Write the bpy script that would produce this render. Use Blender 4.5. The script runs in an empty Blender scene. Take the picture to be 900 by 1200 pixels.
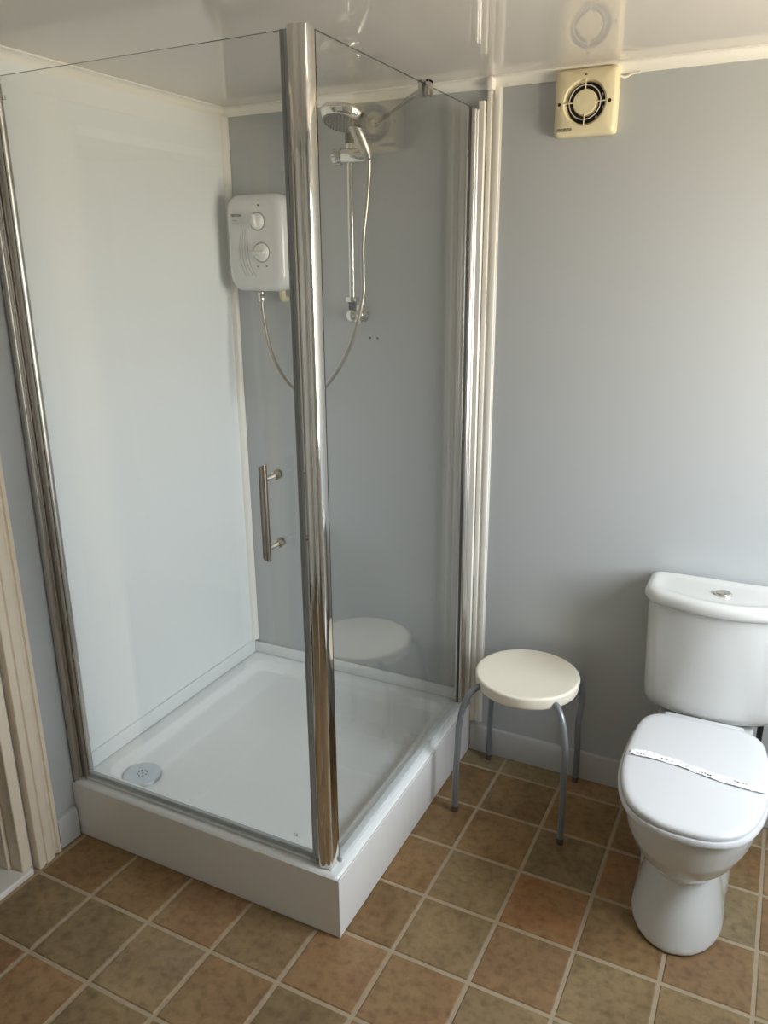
import bpy, bmesh, math, random
from mathutils import Vector, Matrix

random.seed(7)
S = bpy.context.scene
COL = S.collection
PI = math.pi

# ------------------------------------------------------------------ camera
CAM = (1.7155, -2.2892, 1.6168)
YAW, PITCH, ROLL, FPX = 0.4625, 0.3002, -0.0076, 920.33
cd = bpy.data.cameras.new('camera')
cam = bpy.data.objects.new('camera', cd)
COL.objects.link(cam)
fwd = Vector((-math.sin(YAW) * math.cos(PITCH), math.cos(YAW) * math.cos(PITCH), -math.sin(PITCH)))
rgt = fwd.cross(Vector((0, 0, 1))).normalized()
upv = rgt.cross(fwd)
r2 = math.cos(ROLL) * rgt + math.sin(ROLL) * upv
u2 = -math.sin(ROLL) * rgt + math.cos(ROLL) * upv
cam.matrix_world = Matrix(((r2.x, u2.x, -fwd.x, CAM[0]), (r2.y, u2.y, -fwd.y, CAM[1]),
                           (r2.z, u2.z, -fwd.z, CAM[2]), (0, 0, 0, 1)))
cd.sensor_fit = 'HORIZONTAL'
cd.sensor_width = 36.0
cd.lens = 36.0 * FPX / 900.0
cd.clip_start = 0.02
S.camera = cam

# ------------------------------------------------------------------ world, daylight through the window
SKY = 24.0
w = bpy.data.worlds.new('daylight')
S.world = w
w.use_nodes = True
nt = w.node_tree
nt.nodes.clear()
tc = nt.nodes.new('ShaderNodeTexCoord')
sx = nt.nodes.new('ShaderNodeSeparateXYZ')
mr = nt.nodes.new('ShaderNodeMapRange')
mr.inputs[1].default_value = -1.0
mr.inputs[2].default_value = 1.0
rp = nt.nodes.new('ShaderNodeValToRGB')
rp.color_ramp.elements[0].position = 0.44
rp.color_ramp.elements[0].color = (0.76, 0.67, 0.54, 1)      # ground outside
rp.color_ramp.elements[1].position = 0.54
rp.color_ramp.elements[1].color = (0.93, 0.96, 1.0, 1)       # hazy sky
e2 = rp.color_ramp.elements.new(1.0)
e2.color = (0.74, 0.86, 1.0, 1)
bg = nt.nodes.new('ShaderNodeBackground')
bg.inputs[1].default_value = SKY
wo = nt.nodes.new('ShaderNodeOutputWorld')
nt.links.new(tc.outputs['Generated'], sx.inputs[0])
nt.links.new(sx.outputs['Z'], mr.inputs[0])
nt.links.new(mr.outputs[0], rp.inputs[0])
nt.links.new(rp.outputs[0], bg.inputs[0])
nt.links.new(bg.outputs[0], wo.inputs[0])

# window opening in the right wall
XR, YF, HC = 2.55, -2.95, 2.114
WY0, WY1, WZ0, WZ1 = -1.04, -0.18, 0.85, 1.95
pl = bpy.data.lights.new('window_portal', 'AREA')
pl.shape = 'RECTANGLE'
pl.size = WZ1 - WZ0
pl.size_y = WY1 - WY0
pl.cycles.is_portal = True
po = bpy.data.objects.new('window_portal', pl)
COL.objects.link(po)
po.location = (XR + 0.03, (WY0 + WY1) / 2, (WZ0 + WZ1) / 2)
po.rotation_euler = (0, PI / 2, 0)

S.view_settings.view_transform = 'Standard'
S.view_settings.look = 'None'
S.view_settings.gamma = 1.0
S.view_settings.use_curve_mapping = False
S.view_settings.exposure = 0.0
S.cycles.max_bounces = 14
S.cycles.diffuse_bounces = 8
S.cycles.glossy_bounces = 6
S.cycles.transparent_max_bounces = 24
S.cycles.caustics_reflective = False
S.cycles.sample_clamp_indirect = 6.0

# ------------------------------------------------------------------ materials
MATS = {}


def srgb(r, g, b):
    f = lambda c: (c / 12.92 if c <= 0.04045 else ((c + 0.055) / 1.055) ** 2.4)
    return (f(r / 255), f(g / 255), f(b / 255), 1)


def mat(name, col, rough=0.4, metal=0.0, var=0.0, scale=8.0, bump=0.0, bscale=40.0, spec=0.5, coat=0.0,
        stretch=None, var_col=None):
    m = bpy.data.materials.new(name)
    m.use_nodes = True
    t = m.node_tree
    b = t.nodes['Principled BSDF']
    b.inputs['Base Color'].default_value = col
    b.inputs['Roughness'].default_value = rough
    b.inputs['Metallic'].default_value = metal
    b.inputs['Specular IOR Level'].default_value = spec
    b.inputs['Coat Weight'].default_value = coat
    b.inputs['Coat Roughness'].default_value = 0.05
    co = t.nodes.new('ShaderNodeTexCoord')
    src = co.outputs['Object']
    if stretch:
        mp = t.nodes.new('ShaderNodeMapping')
        mp.inputs['Scale'].default_value = stretch
        t.links.new(src, mp.inputs[0])
        src = mp.outputs[0]
    if var > 0:
        n = t.nodes.new('ShaderNodeTexNoise')
        n.inputs['Scale'].default_value = scale
        n.inputs['Detail'].default_value = 5
        t.links.new(src, n.inputs['Vector'])
        mx = t.nodes.new('ShaderNodeMix')
        mx.data_type = 'RGBA'
        vc = var_col or tuple(c * (1 - var) for c in col[:3]) + (1,)
        mx.inputs[6].default_value = col
        mx.inputs[7].default_value = vc
        t.links.new(n.outputs['Fac'], mx.inputs[0])
        t.links.new(mx.outputs[2], b.inputs['Base Color'])
    if bump > 0:
        n2 = t.nodes.new('ShaderNodeTexNoise')
        n2.inputs['Scale'].default_value = bscale
        n2.inputs['Detail'].default_value = 4
        t.links.new(src, n2.inputs['Vector'])
        bp = t.nodes.new('ShaderNodeBump')
        bp.inputs['Strength'].default_value = bump
        bp.inputs['Distance'].default_value = 0.01
        t.links.new(n2.outputs['Fac'], bp.inputs['Height'])
        t.links.new(bp.outputs[0], b.inputs['Normal'])
    MATS[name] = m
    return m


mat('wall_grey', srgb(184, 187, 188), 0.28, var=0.04, scale=2.0, bump=0.012, bscale=3.0)
mat('wall_white', srgb(240, 243, 243), 0.26, var=0.03, scale=2.0, bump=0.01, bscale=3.0)
mat('ceiling_pvc', srgb(213, 208, 202), 0.022, var=0.03, scale=3.0)
mat('pvc_trim', srgb(243, 240, 232), 0.25, var=0.03, scale=20)
mat('gloss_paint', srgb(228, 215, 194), 0.32, var=0.12, scale=7, bump=0.05, bscale=30)
mat('white_paint', srgb(224, 220, 212), 0.35, var=0.08, scale=9)
mat('skirting', srgb(188, 188, 187), 0.3, var=0.04, scale=6)
mat('tray_white', srgb(236, 238, 238), 0.16, var=0.015, scale=4)
mat('plinth_white', srgb(228, 227, 225), 0.22, var=0.02, scale=5)
mat('ceramic', srgb(210, 210, 207), 0.08, var=0.01, scale=4, coat=0.3)
mat('seat_plastic', srgb(210, 210, 211), 0.14, var=0.01, scale=4)
mat('chrome', (0.78, 0.76, 0.72, 1), 0.06, 1.0, var=0.03, scale=15)
mat('pale_alu', (0.80, 0.78, 0.75, 1), 0.32, 1.0, var=0.05, scale=30)
mat('dull_chrome', (0.60, 0.57, 0.53, 1), 0.36, 1.0, var=0.06, scale=30)
mat('satin_chrome', (0.62, 0.60, 0.57, 1), 0.2, 1.0, var=0.06, scale=30, stretch=(1, 1, 0.05))
mat('waste_chrome', (0.60, 0.63, 0.67, 1), 0.3, 1.0, var=0.04, scale=20)
mat('handle_grey', (0.42, 0.42, 0.40, 1), 0.34, 0.8, var=0.05, scale=20)
mat('brushed_handle', (0.50, 0.46, 0.41, 1), 0.2, 1.0, var=0.06, scale=40)
mat('hose_metal', (0.48, 0.46, 0.41, 1), 0.34, 1.0, var=0.05, scale=80)
mat('dark_rubber', srgb(52, 52, 50), 0.5, var=0.1, scale=20)
mat('grey_seal', srgb(160, 164, 163), 0.3, var=0.08, scale=30)
mat('clear_seal', srgb(214, 219, 220), 0.2, var=0.05, scale=30)
mat('heater_white', srgb(226, 226, 226), 0.2, var=0.01, scale=5)
mat('knob_white', srgb(236, 236, 234), 0.18, var=0.01, scale=5)
mat('print_dark', srgb(45, 52, 66), 0.5, var=0.1, scale=30)
mat('line_grey', srgb(172, 172, 176), 0.4, var=0.05, scale=30)
mat('nozzle_grey', srgb(118, 116, 114), 0.35, var=0.1, scale=60)
mat('nozzle_dark', srgb(66, 63, 60), 0.5, var=0.1, scale=60)
mat('fan_cream', srgb(232, 220, 184), 0.35, var=0.05, scale=12)
mat('fan_dark', srgb(26, 22, 20), 0.6, var=0.2, scale=30)
mat('fan_ring', srgb(206, 200, 196), 0.3, var=0.05, scale=30)
mat('stool_seat', srgb(240, 232, 214), 0.36, var=0.07, scale=10, bump=0.02, bscale=60)
mat('stool_leg', srgb(132, 137, 141), 0.34, 0.35, var=0.08, scale=20)
mat('rubber_foot', srgb(92, 72, 62), 0.6, var=0.1, scale=20)
mat('paper', srgb(250, 250, 250), 0.6, var=0.05, scale=60, bump=0.6, bscale=110)
mat('paper_ink', srgb(96, 98, 104), 0.6, var=0.2, scale=200)
mat('grout', srgb(178, 160, 133), 0.6, var=0.25, scale=40, bump=0.2, bscale=90)
mat('dark_carpet', srgb(24, 24, 27), 0.9, var=0.3, scale=60, bump=0.3, bscale=200)
mat('hall_wall', srgb(190, 188, 182), 0.5, var=0.05, scale=4)
mat('black_pipe', srgb(24, 24, 25), 0.4, var=0.15, scale=20)
mat('glass_edge', srgb(74, 84, 78), 0.15, var=0.05, scale=20)
mat('etch', srgb(120, 126, 124), 0.6, var=0.05, scale=20)
mat('sealant', srgb(206, 204, 198), 0.4, var=0.1, scale=40)
mat('hole', srgb(60, 58, 54), 0.8, var=0.2, scale=60)


def glass_mat(name, tint):
    m = bpy.data.materials.new(name)
    m.use_nodes = True
    t = m.node_tree
    t.nodes.clear()
    out = t.nodes.new('ShaderNodeOutputMaterial')
    tr = t.nodes.new('ShaderNodeBsdfTransparent')
    tr.inputs[0].default_value = tint
    gl = t.nodes.new('ShaderNodeBsdfGlossy')
    gl.inputs['Roughness'].default_value = 0.0
    fr = t.nodes.new('ShaderNodeFresnel')
    ge = t.nodes.new('ShaderNodeNewGeometry')
    mr_ = t.nodes.new('ShaderNodeMapRange')          # same fresnel on the inner face of the pane
    mr_.inputs[3].default_value = 1.6
    mr_.inputs[4].default_value = 1 / 1.6
    mx = t.nodes.new('ShaderNodeMixShader')
    t.links.new(ge.outputs['Backfacing'], mr_.inputs[0])
    t.links.new(mr_.outputs[0], fr.inputs['IOR'])
    t.links.new(fr.outputs[0], mx.inputs[0])
    t.links.new(tr.outputs[0], mx.inputs[1])
    t.links.new(gl.outputs[0], mx.inputs[2])
    t.links.new(mx.outputs[0], out.inputs[0])
    MATS[name] = m


glass_mat('shower_glass', (0.982, 0.988, 0.984, 1))
glass_mat('window_glass', (0.98, 0.985, 0.98, 1))


def pvc_clear(name, col, clear):
    m = mat(name, col, 0.18, var=0.05, scale=30)
    t = m.node_tree
    out = t.nodes['Material Output']
    tr = t.nodes.new('ShaderNodeBsdfTransparent')
    mx = t.nodes.new('ShaderNodeMixShader')
    mx.inputs[0].default_value = clear
    t.links.new(t.nodes['Principled BSDF'].outputs[0], mx.inputs[1])
    t.links.new(tr.outputs[0], mx.inputs[2])
    t.links.new(mx.outputs[0], out.inputs[0])


pvc_clear('clear_pvc', srgb(212, 217, 218), 0.5)
pvc_clear('grey_pvc', srgb(176, 180, 180), 0.35)


def tile_mat():
    m = bpy.data.materials.new('floor_tile')
    m.use_nodes = True
    t = m.node_tree
    b = t.nodes['Principled BSDF']
    oi = t.nodes.new('ShaderNodeObjectInfo')
    ge = t.nodes.new('ShaderNodeNewGeometry')
    n1 = t.nodes.new('ShaderNodeTexNoise')
    n1.inputs['Scale'].default_value = 8
    n1.inputs['Detail'].default_value = 9
    n1.inputs['Roughness'].default_value = 0.72
    n2 = t.nodes.new('ShaderNodeTexNoise')
    n2.inputs['Scale'].default_value = 42
    n2.inputs['Detail'].default_value = 5
    n3 = t.nodes.new('ShaderNodeTexNoise')
    n3.inputs['Scale'].default_value = 5
    n3.inputs['Detail'].default_value = 3
    for n in (n1, n2, n3):
        t.links.new(ge.outputs['Position'], n.inputs['Vector'])
    # blend the tile's own colour towards olive grey or terracotta in blotches
    m1 = t.nodes.new('ShaderNodeMix'); m1.data_type = 'RGBA'
    r1 = t.nodes.new('ShaderNodeValToRGB')
    r1.color_ramp.elements[0].position = 0.42
    r1.color_ramp.elements[1].position = 0.68
    r1.color_ramp.elements[0].color = (0, 0, 0, 1)
    r1.color_ramp.elements[1].color = (0.65, 0.65, 0.65, 1)
    t.links.new(n3.outputs['Fac'], r1.inputs[0])
    t.links.new(r1.outputs[0], m1.inputs[0])
    t.links.new(oi.outputs['Color'], m1.inputs[6])
    m1.inputs[7].default_value = srgb(154, 130, 94)
    m2 = t.nodes.new('ShaderNodeMix'); m2.data_type = 'RGBA'; m2.blend_type = 'MULTIPLY'
    r2_ = t.nodes.new('ShaderNodeValToRGB')
    r2_.color_ramp.elements[0].position = 0.28
    r2_.color_ramp.elements[1].position = 0.72
    r2_.color_ramp.elements[0].color = (0.60, 0.57, 0.52, 1)
    r2_.color_ramp.elements[1].color = (1.16, 1.15, 1.12, 1)
    t.links.new(n1.outputs['Fac'], r2_.inputs[0])
    m2.inputs[0].default_value = 0.8
    t.links.new(m1.outputs[2], m2.inputs[6])
    t.links.new(r2_.outputs[0], m2.inputs[7])
    m3 = t.nodes.new('ShaderNodeMix'); m3.data_type = 'RGBA'; m3.blend_type = 'MULTIPLY'
    r3 = t.nodes.new('ShaderNodeValToRGB')
    r3.color_ramp.elements[0].position = 0.3
    r3.color_ramp.elements[1].position = 0.55
    r3.color_ramp.elements[0].color = (0.58, 0.55, 0.50, 1)
    r3.color_ramp.elements[1].color = (1.03, 1.03, 1.03, 1)
    t.links.new(n2.outputs['Fac'], r3.inputs[0])
    m3.inputs[0].default_value = 0.7
    t.links.new(m2.outputs[2], m3.inputs[6])
    t.links.new(r3.outputs[0], m3.inputs[7])
    t.links.new(m3.outputs[2], b.inputs['Base Color'])
    b.inputs['Roughness'].default_value = 0.42
    b.inputs['Specular IOR Level'].default_value = 0.35
    bp = t.nodes.new('ShaderNodeBump')
    bp.inputs['Strength'].default_value = 0.25
    bp.inputs['Distance'].default_value = 0.004
    t.links.new(n2.outputs['Fac'], bp.inputs['Height'])
    t.links.new(bp.outputs[0], b.inputs['Normal'])
    MATS['floor_tile'] = m


tile_mat()

# ------------------------------------------------------------------ helpers


def link(name, me, material=None, parent=None, loc=None, smooth=False):
    if smooth:
        for p in me.polygons:
            p.use_smooth = True
    o = bpy.data.objects.new(name, me)
    COL.objects.link(o)
    if material:
        me.materials.append(MATS[material])
    if parent:
        o.parent = parent
    if loc:
        o.location = loc
    return o


def finish(bm, name, material, parent=None, smooth=False, auto=None):
    bmesh.ops.recalc_face_normals(bm, faces=bm.faces[:])
    me = bpy.data.meshes.new(name)
    bm.to_mesh(me)
    bm.free()
    o = link(name, me, material, parent, smooth=smooth)
    if auto is not None:
        for p in me.polygons:
            p.use_smooth = True
        me.set_sharp_from_angle(angle=math.radians(auto))
    return o


def box(bm, x0, x1, y0, y1, z0, z1, bev=0.0, seg=2):
    r = bmesh.ops.create_cube(bm, size=1)
    vs = r['verts']
    for v in vs:
        v.co = Vector((x0 + (v.co.x + .5) * (x1 - x0), y0 + (v.co.y + .5) * (y1 - y0), z0 + (v.co.z + .5) * (z1 - z0)))
    if bev > 0:
        es = list({e for v in vs for e in v.link_edges})
        bmesh.ops.bevel(bm, geom=es, offset=bev, segments=seg, profile=0.5, affect='EDGES')


def rings(bm, ringlist, cap0=True, cap1=True, closed=True):
    vr = [[bm.verts.new(p) for p in r] for r in ringlist]
    n = len(vr[0])
    for a, b in zip(vr[:-1], vr[1:]):
        for i in range(n if closed else n - 1):
            j = (i + 1) % n
            bm.faces.new((a[i], a[j], b[j], b[i]))
    if cap0:
        bm.faces.new(vr[0][::-1])
    if cap1:
        bm.faces.new(vr[-1])
    return vr


def lathe(bm, prof, origin=(0, 0, 0), axis=(0, 0, 1), n=32):
    """prof: list of (radius, height along the axis)"""
    ax = Vector(axis).normalized()
    t = Vector((1, 0, 0)) if abs(ax.x) < .9 else Vector((0, 1, 0))
    u = ax.cross(t).normalized()
    v = ax.cross(u)
    o = Vector(origin)
    rl = []
    for r, h in prof:
        r = max(r, 1e-4)
        rl.append([o + ax * h + (u * math.cos(2 * PI * i / n) + v * math.sin(2 * PI * i / n)) * r for i in range(n)])
    rings(bm, rl)


def spline(pts, per=8):
    P = [Vector(p) for p in pts]
    P = [2 * P[0] - P[1]] + P + [2 * P[-1] - P[-2]]
    out = []
    for k in range(1, len(P) - 2):
        a, b, c, d = P[k - 1:k + 3]
        for i in range(per):
            t = i / per
            out.append(0.5 * ((2 * b) + (c - a) * t + (2 * a - 5 * b + 4 * c - d) * t * t + (3 * b - a - 3 * c + d) * t ** 3))
    out.append(P[-2])
    return out


def tube(bm, pts, r, n=12, rfun=None):
    pts = [Vector(p) for p in pts]
    rl = []
    up = None
    for i, p in enumerate(pts):
        d = (pts[min(i + 1, len(pts) - 1)] - pts[max(i - 1, 0)]).normalized()
        if up is None:
            t = Vector((0, 0, 1)) if abs(d.z) < .9 else Vector((1, 0, 0))
            up = d.cross(t).normalized()
        up = (up - d * up.dot(d)).normalized()
        v = d.cross(up)
        rr = rfun(i) if rfun else r
        rl.append([p + (up * math.cos(2 * PI * k / n) + v * math.sin(2 * PI * k / n)) * rr for k in range(n)])
    rings(bm, rl)


def extrude_z(bm, poly, z0, z1):
    rings(bm, [[Vector((x, y, z0)) for x, y in poly], [Vector((x, y, z1)) for x, y in poly]])


def part(name, material, parent, fn, smooth=False, auto=None):
    bm = bmesh.new()
    fn(bm)
    return finish(bm, name, material, parent, smooth, auto)


def struct(o):
    o['kind'] = 'structure'
    return o


def thing(name, loc, label, cat, group=None):
    o = bpy.data.objects.new(name, None)
    o.empty_display_size = 0.05
    COL.objects.link(o)
    o.location = loc
    o['label'] = label
    o['category'] = cat
    if group:
        o['group'] = group
    return o


def adopt(parent):
    """put children built in world coordinates under an empty that stands elsewhere"""
    inv = Matrix.Translation(-Vector(parent.location))
    for c in parent.children:
        c.matrix_parent_inverse = inv


def text_mesh(name, body, size, M, material, parent, extrude=0.0003):
    cu = bpy.data.curves.new('lettering', 'FONT')
    cu.body = body
    cu.size = size
    cu.extrude = extrude
    cu.align_x = 'LEFT'
    to = bpy.data.objects.new('lettering', cu)
    COL.objects.link(to)
    bpy.context.view_layer.update()
    dg = bpy.context.evaluated_depsgraph_get()
    me = bpy.data.meshes.new_from_object(to.evaluated_get(dg))
    bpy.data.objects.remove(to)
    me.transform(M)
    me.materials.clear()
    o = link(name, me, material, parent)
    return o


def face_front(x, y, z):
    """lettering that stands on a plane facing -y"""
    return Matrix.Translation((x, y, z)) @ Matrix.Rotation(PI / 2, 4, 'X')


# ------------------------------------------------------------------ floor
DOOR_Y0, DOOR_Y1, DOOR_Z = -1.125, -1.90, 1.98      # opening in the left wall
bm = bmesh.new()
box(bm, 0.0, XR, YF, 0.0, -0.08, -0.0022)
floor = struct(finish(bm, 'floor', 'grout'))

T, GX, GY, GA = 0.202, 1.0378, -0.9056, -0.0092
TW, TD, TH = 0.904, 0.930, 0.180                    # shower tray
RED = {(0, -1), (1, 0), (1, 1), (3, 1), (2, 2), (-3, -1), (-1, -1), (-2, -2), (-4, -3), (-5, -3), (4, 2), (0, -3), (5, 3)}
OLIVE = {(0, 0), (2, 0), (1, 2), (-4, -2), (1, -1), (0, 1), (-1, -2), (3, 0), (-5, -2), (4, 0), (-3, -3)}
BROWN = {(-1, 0), (-1, 1), (-5, -1), (2, 1), (0, 2), (0, 3), (1, 3), (-1, 3), (-1, 2), (-4, -1), (3, 3), (2, 3)}


def clip(poly, axis, val, keep_less):
    out = []
    for i in range(len(poly)):
        a, b = poly[i], poly[(i + 1) % len(poly)]
        ia = (a[axis] <= val) if keep_less else (a[axis] >= val)
        ib = (b[axis] <= val) if keep_less else (b[axis] >= val)
        if ia:
            out.append(a)
        if ia != ib:
            t = (val - a[axis]) / (b[axis] - a[axis])
            out.append((a[0] + (b[0] - a[0]) * t, a[1] + (b[1] - a[1]) * t))
    return out


ca, sa = math.cos(GA), math.sin(GA)
G = 0.0048


def tile_mesh(poly, name):
    n = len(poly)
    cx = sum(p[0] for p in poly) / n
    cy = sum(p[1] for p in poly) / n
    ins = []
    for px, py in poly:
        dx, dy = px - cx, py - cy
        l = math.hypot(dx, dy)
        k = max(0.0, 1 - 0.004 / l)
        ins.append((cx + dx * k, cy + dy * k))
    v = [(x, y, -0.0022) for x, y in poly] + [(x, y, 0.0) for x, y in ins]
    f = [tuple(range(n, 2 * n))] + [(i, (i + 1) % n, n + (i + 1) % n, n + i) for i in range(n)]
    me = bpy.data.meshes.new(name)
    me.from_pydata(v, [], f)
    me.materials.append(MATS['floor_tile'])
    return me


full_tile = tile_mesh([(G, G), (T - G, G), (T - G, T - G), (G, T - G)], 'floor_tile')
for i in range(-7, 9):
    for j in range(-12, 6):
        ox, oy = GX + (i * ca - j * sa) * T, GY + (i * sa + j * ca) * T
        q = [(ox + x * ca - y * sa, oy + x * sa + y * ca) for x, y in ((G, G), (T - G, G), (T - G, T - G), (G, T - G))]
        if max(p[0] for p in q) < TW - 0.03 and min(p[1] for p in q) > -TD + 0.03:
            continue
        c = q
        for ax, val, less in ((0, 0.0, False), (0, XR, True), (1, YF, False), (1, 0.0, True)):
            if c:
                c = clip(c, ax, val, less)
        if len(c) < 3:
            continue
        wx = max(p[0] for p in c) - min(p[0] for p in c)
        wy = max(p[1] for p in c) - min(p[1] for p in c)
        if min(wx, wy) < 0.012:
            continue
        if c == q:
            o = bpy.data.objects.new('tile', full_tile)
            o.location = (ox, oy, 0)
            o.rotation_euler = (0, 0, GA)
            COL.objects.link(o)
        else:
            o = link('tile', tile_mesh(c, 'floor_tile_cut'))
        o.parent = floor
        if (i, j) in RED:
            base = (150, 118, 86)
        elif (i, j) in OLIVE:
            base = (141, 121, 90)
        elif (i, j) in BROWN:
            base = (142, 112, 76)
        else:
            base = random.choice([(156, 126, 96), (148, 131, 101), (150, 126, 95), (152, 131, 102)])
        if (i, j) == (1, 1):
            base = (158, 116, 76)
        if (i, j) == (2, 2):
            base = (152, 114, 78)
        jit = random.uniform(0.94, 1.06)
        o.color = srgb(*[min(255, k * jit) for k in base])

# ------------------------------------------------------------------ walls and ceiling
bm = bmesh.new()
box(bm, -0.12, XR + 0.12, 0.0, 0.12, -0.08, HC + 0.08)
wall_back = struct(finish(bm, 'wall_back', 'wall_grey'))
bm = bmesh.new()
for (y0, y1, z0, z1) in ((DOOR_Y0, 0.0, -0.08, HC + 0.08), (DOOR_Y1, DOOR_Y0, DOOR_Z, HC + 0.08), (YF - .12, DOOR_Y1, -0.08, HC + 0.08)):
    box(bm, -0.12, 0.0, y0, y1, z0, z1)
wall_left = struct(finish(bm, 'wall_left', 'wall_grey'))
bm = bmesh.new()
for (y0, y1, z0, z1) in ((YF - .12, WY0, -0.08, HC + 0.08), (WY1, 0.0, -0.08, HC + 0.08), (WY0, WY1, -0.08, WZ0), (WY0, WY1, WZ1, HC + 0.08)):
    box(bm, XR, XR + 0.12, y0, y1, z0, z1)
wall_right = struct(finish(bm, 'wall_right', 'wall_white'))
bm = bmesh.new()
box(bm, 0.0, XR, YF - 0.12, YF, -0.08, HC + 0.08)
wall_front = struct(finish(bm, 'wall_front', 'wall_white'))
bm = bmesh.new()
box(bm, 0.0, XR, YF, 0.0, HC, HC + 0.08)
ceiling = struct(finish(bm, 'ceiling', 'ceiling_pvc'))

# bright wall panel inside the shower
bm = bmesh.new()
box(bm, 0.0, 0.004, -0.872, -0.001, 0.15, HC - 0.002)
o = finish(bm, 'shower_wall_panel', 'wall_white', wall_left)

# old fixing holes in the back wall
for px in (0.530, 0.556):
    bm = bmesh.new()
    lathe(bm, [(0.0, 0.0), (0.0035, 0.0), (0.0035, 0.0006), (0.0, 0.0006)], (px, 0.0, 1.405), (0, -1, 0), 10)
    finish(bm, 'fixing_hole', 'hole', wall_back)


# PVC trims
def trim(name, fn, material='pvc_trim', auto=40):
    return struct(part(name, material, None, fn, auto=auto))


def cove(R):
    # small concave / quadrant cove in the corner of two planes, as 2-D points (a along wall 1, b along wall 2)
    pts = [(0, 0), (R, 0), (R, R * .16)]
    for k in range(1, 6):
        t = k / 6 * PI / 2
        pts.append((R - (R * .84) * math.sin(t) * 1.0, R * .16 + (R * .84) * (1 - math.cos(t))))
    pts += [(R * .16, R), (0, R)]
    return pts


CV = cove(0.026)
trim('trim_1', lambda bm: rings(bm, [[Vector((a, y, HC - b)) for a, b in CV] for y in (DOOR_Y1, -0.001)]))
trim('trim_2', lambda bm: rings(bm, [[Vector((x, -a, HC - b)) for a, b in CV] for x in (0.001, XR - .001)]))


def quad(R):
    return [(0, 0)] + [(R * math.cos(t * PI / 12), R * math.sin(t * PI / 12)) for t in range(0, 7)]


trim('trim_3', lambda bm: extrude_z(bm, [(0.001 + a, -0.001 - b) for a, b in quad(0.021)], 0.2325, HC - 0.022))


def joint_trim(bm):
    box(bm, 0.9045, 0.948, -0.004, -0.0005, 0.112, HC - 0.024, 0.001, 1)
    box(bm, 0.9065, 0.9205, -0.011, -0.003, 0.112, HC - 0.024, 0.003, 2)
    box(bm, 0.926, 0.944, -0.009, -0.003, 0.112, HC - 0.024, 0.003, 2)


trim('trim_4', joint_trim)
# little cover piece where the joint strip meets the ceiling cove
trim('trim_5', lambda bm: box(bm, 0.909, 0.928, -0.032, -0.001, HC - 0.034, HC - 0.002, 0.005, 2))
# sealing strips between the wall panels and the tray
trim('trim_6', lambda bm: box(bm, 0.0045, 0.012, -0.8705, -0.013, 0.1805, 0.232, 0.002, 2), 'tray_white')
trim('trim_7', lambda bm: box(bm, 0.0045, 0.872, -0.012, -0.0005, 0.1805, 0.222, 0.002, 2), 'tray_white')


def skirt(bm, kind):
    h = 0.098
    pr = [(0, 0.001), (0.014, 0.001), (0.014, h - 0.012), (0.011, h - 0.003), (0.006, h), (0, h)]
    if kind == 'back':
        rings(bm, [[Vector((x, -a - 0.0005, b)) for a, b in pr] for x in (TW + 0.006, XR - .001)])
    else:
        rings(bm, [[Vector((a + 0.0005, y, b)) for a, b in pr] for y in (-1.007, -TD - 0.006)])


struct(part('baseboard_back', 'skirting', None, lambda bm: skirt(bm, 'back'), auto=35))
struct(part('baseboard_left', 'skirting', None, lambda bm: skirt(bm, 'left'), auto=35))


def skirt_plain(bm, y0, y1):
    box(bm, XR - 0.014, XR - 0.0005, y0, y1, 0.001, 0.098, 0.003, 1)


struct(part('baseboard_right', 'skirting', None, lambda bm: skirt_plain(bm, YF + .001, -0.016)))
struct(part('baseboard_front', 'skirting', None, lambda bm: box(bm, 0.001, XR - 0.016, YF + 0.0005, YF + 0.014, 0.001, 0.098, 0.003, 1)))

# door opening with moulded casing, lining and threshold
door = struct(bpy.data.objects.new('door_1', None))
COL.objects.link(door)
ARC = [(0.0, 0.0005), (0.0, 0.015), (0.003, 0.018), (0.013, 0.0185), (0.0155, 0.013), (0.019, 0.012), (0.023, 0.0165), (0.034, 0.0225), (0.046, 0.0250),
       (0.056, 0.0245), (0.0585, 0.020), (0.062, 0.0195), (0.066, 0.0235), (0.078, 0.0255), (0.083, 0.024), (0.085, 0.018), (0.085, 0.0005)]



def casing(bm):
    ys = DOOR_Y0 + 0.116       # outer edge towards the shower
    rings(bm, [[Vector((b, ys - a, z)) for a, b in ARC] for z in (0.0008, DOOR_Z + 0.05)])


part('casing', 'gloss_paint', door, casing, auto=35)
part('casing', 'gloss_paint', door, lambda bm: rings(bm, [[Vector((b, DOOR_Y1 - 0.03 - 0.082 + a, z)) for a, b in ARC] for z in (0.0008, DOOR_Z + 0.05)]), auto=35)
part('head_casing', 'gloss_paint', door, lambda bm: box(bm, 0.0005, 0.02, DOOR_Y1 - 0.11, DOOR_Y0 + .11, DOOR_Z + 0.0505, DOOR_Z + 0.115, 0.004, 2))


def lining(bm):
    box(bm, -0.125, 0.012, DOOR_Y0 - 0.012, DOOR_Y0 + 0.020, 0.02, DOOR_Z, 0.002, 1)
    box(bm, -0.125, -0.032, DOOR_Y0 - 0.024, DOOR_Y0 - 0.012, 0.02, DOOR_Z, 0.002, 1)


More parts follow.
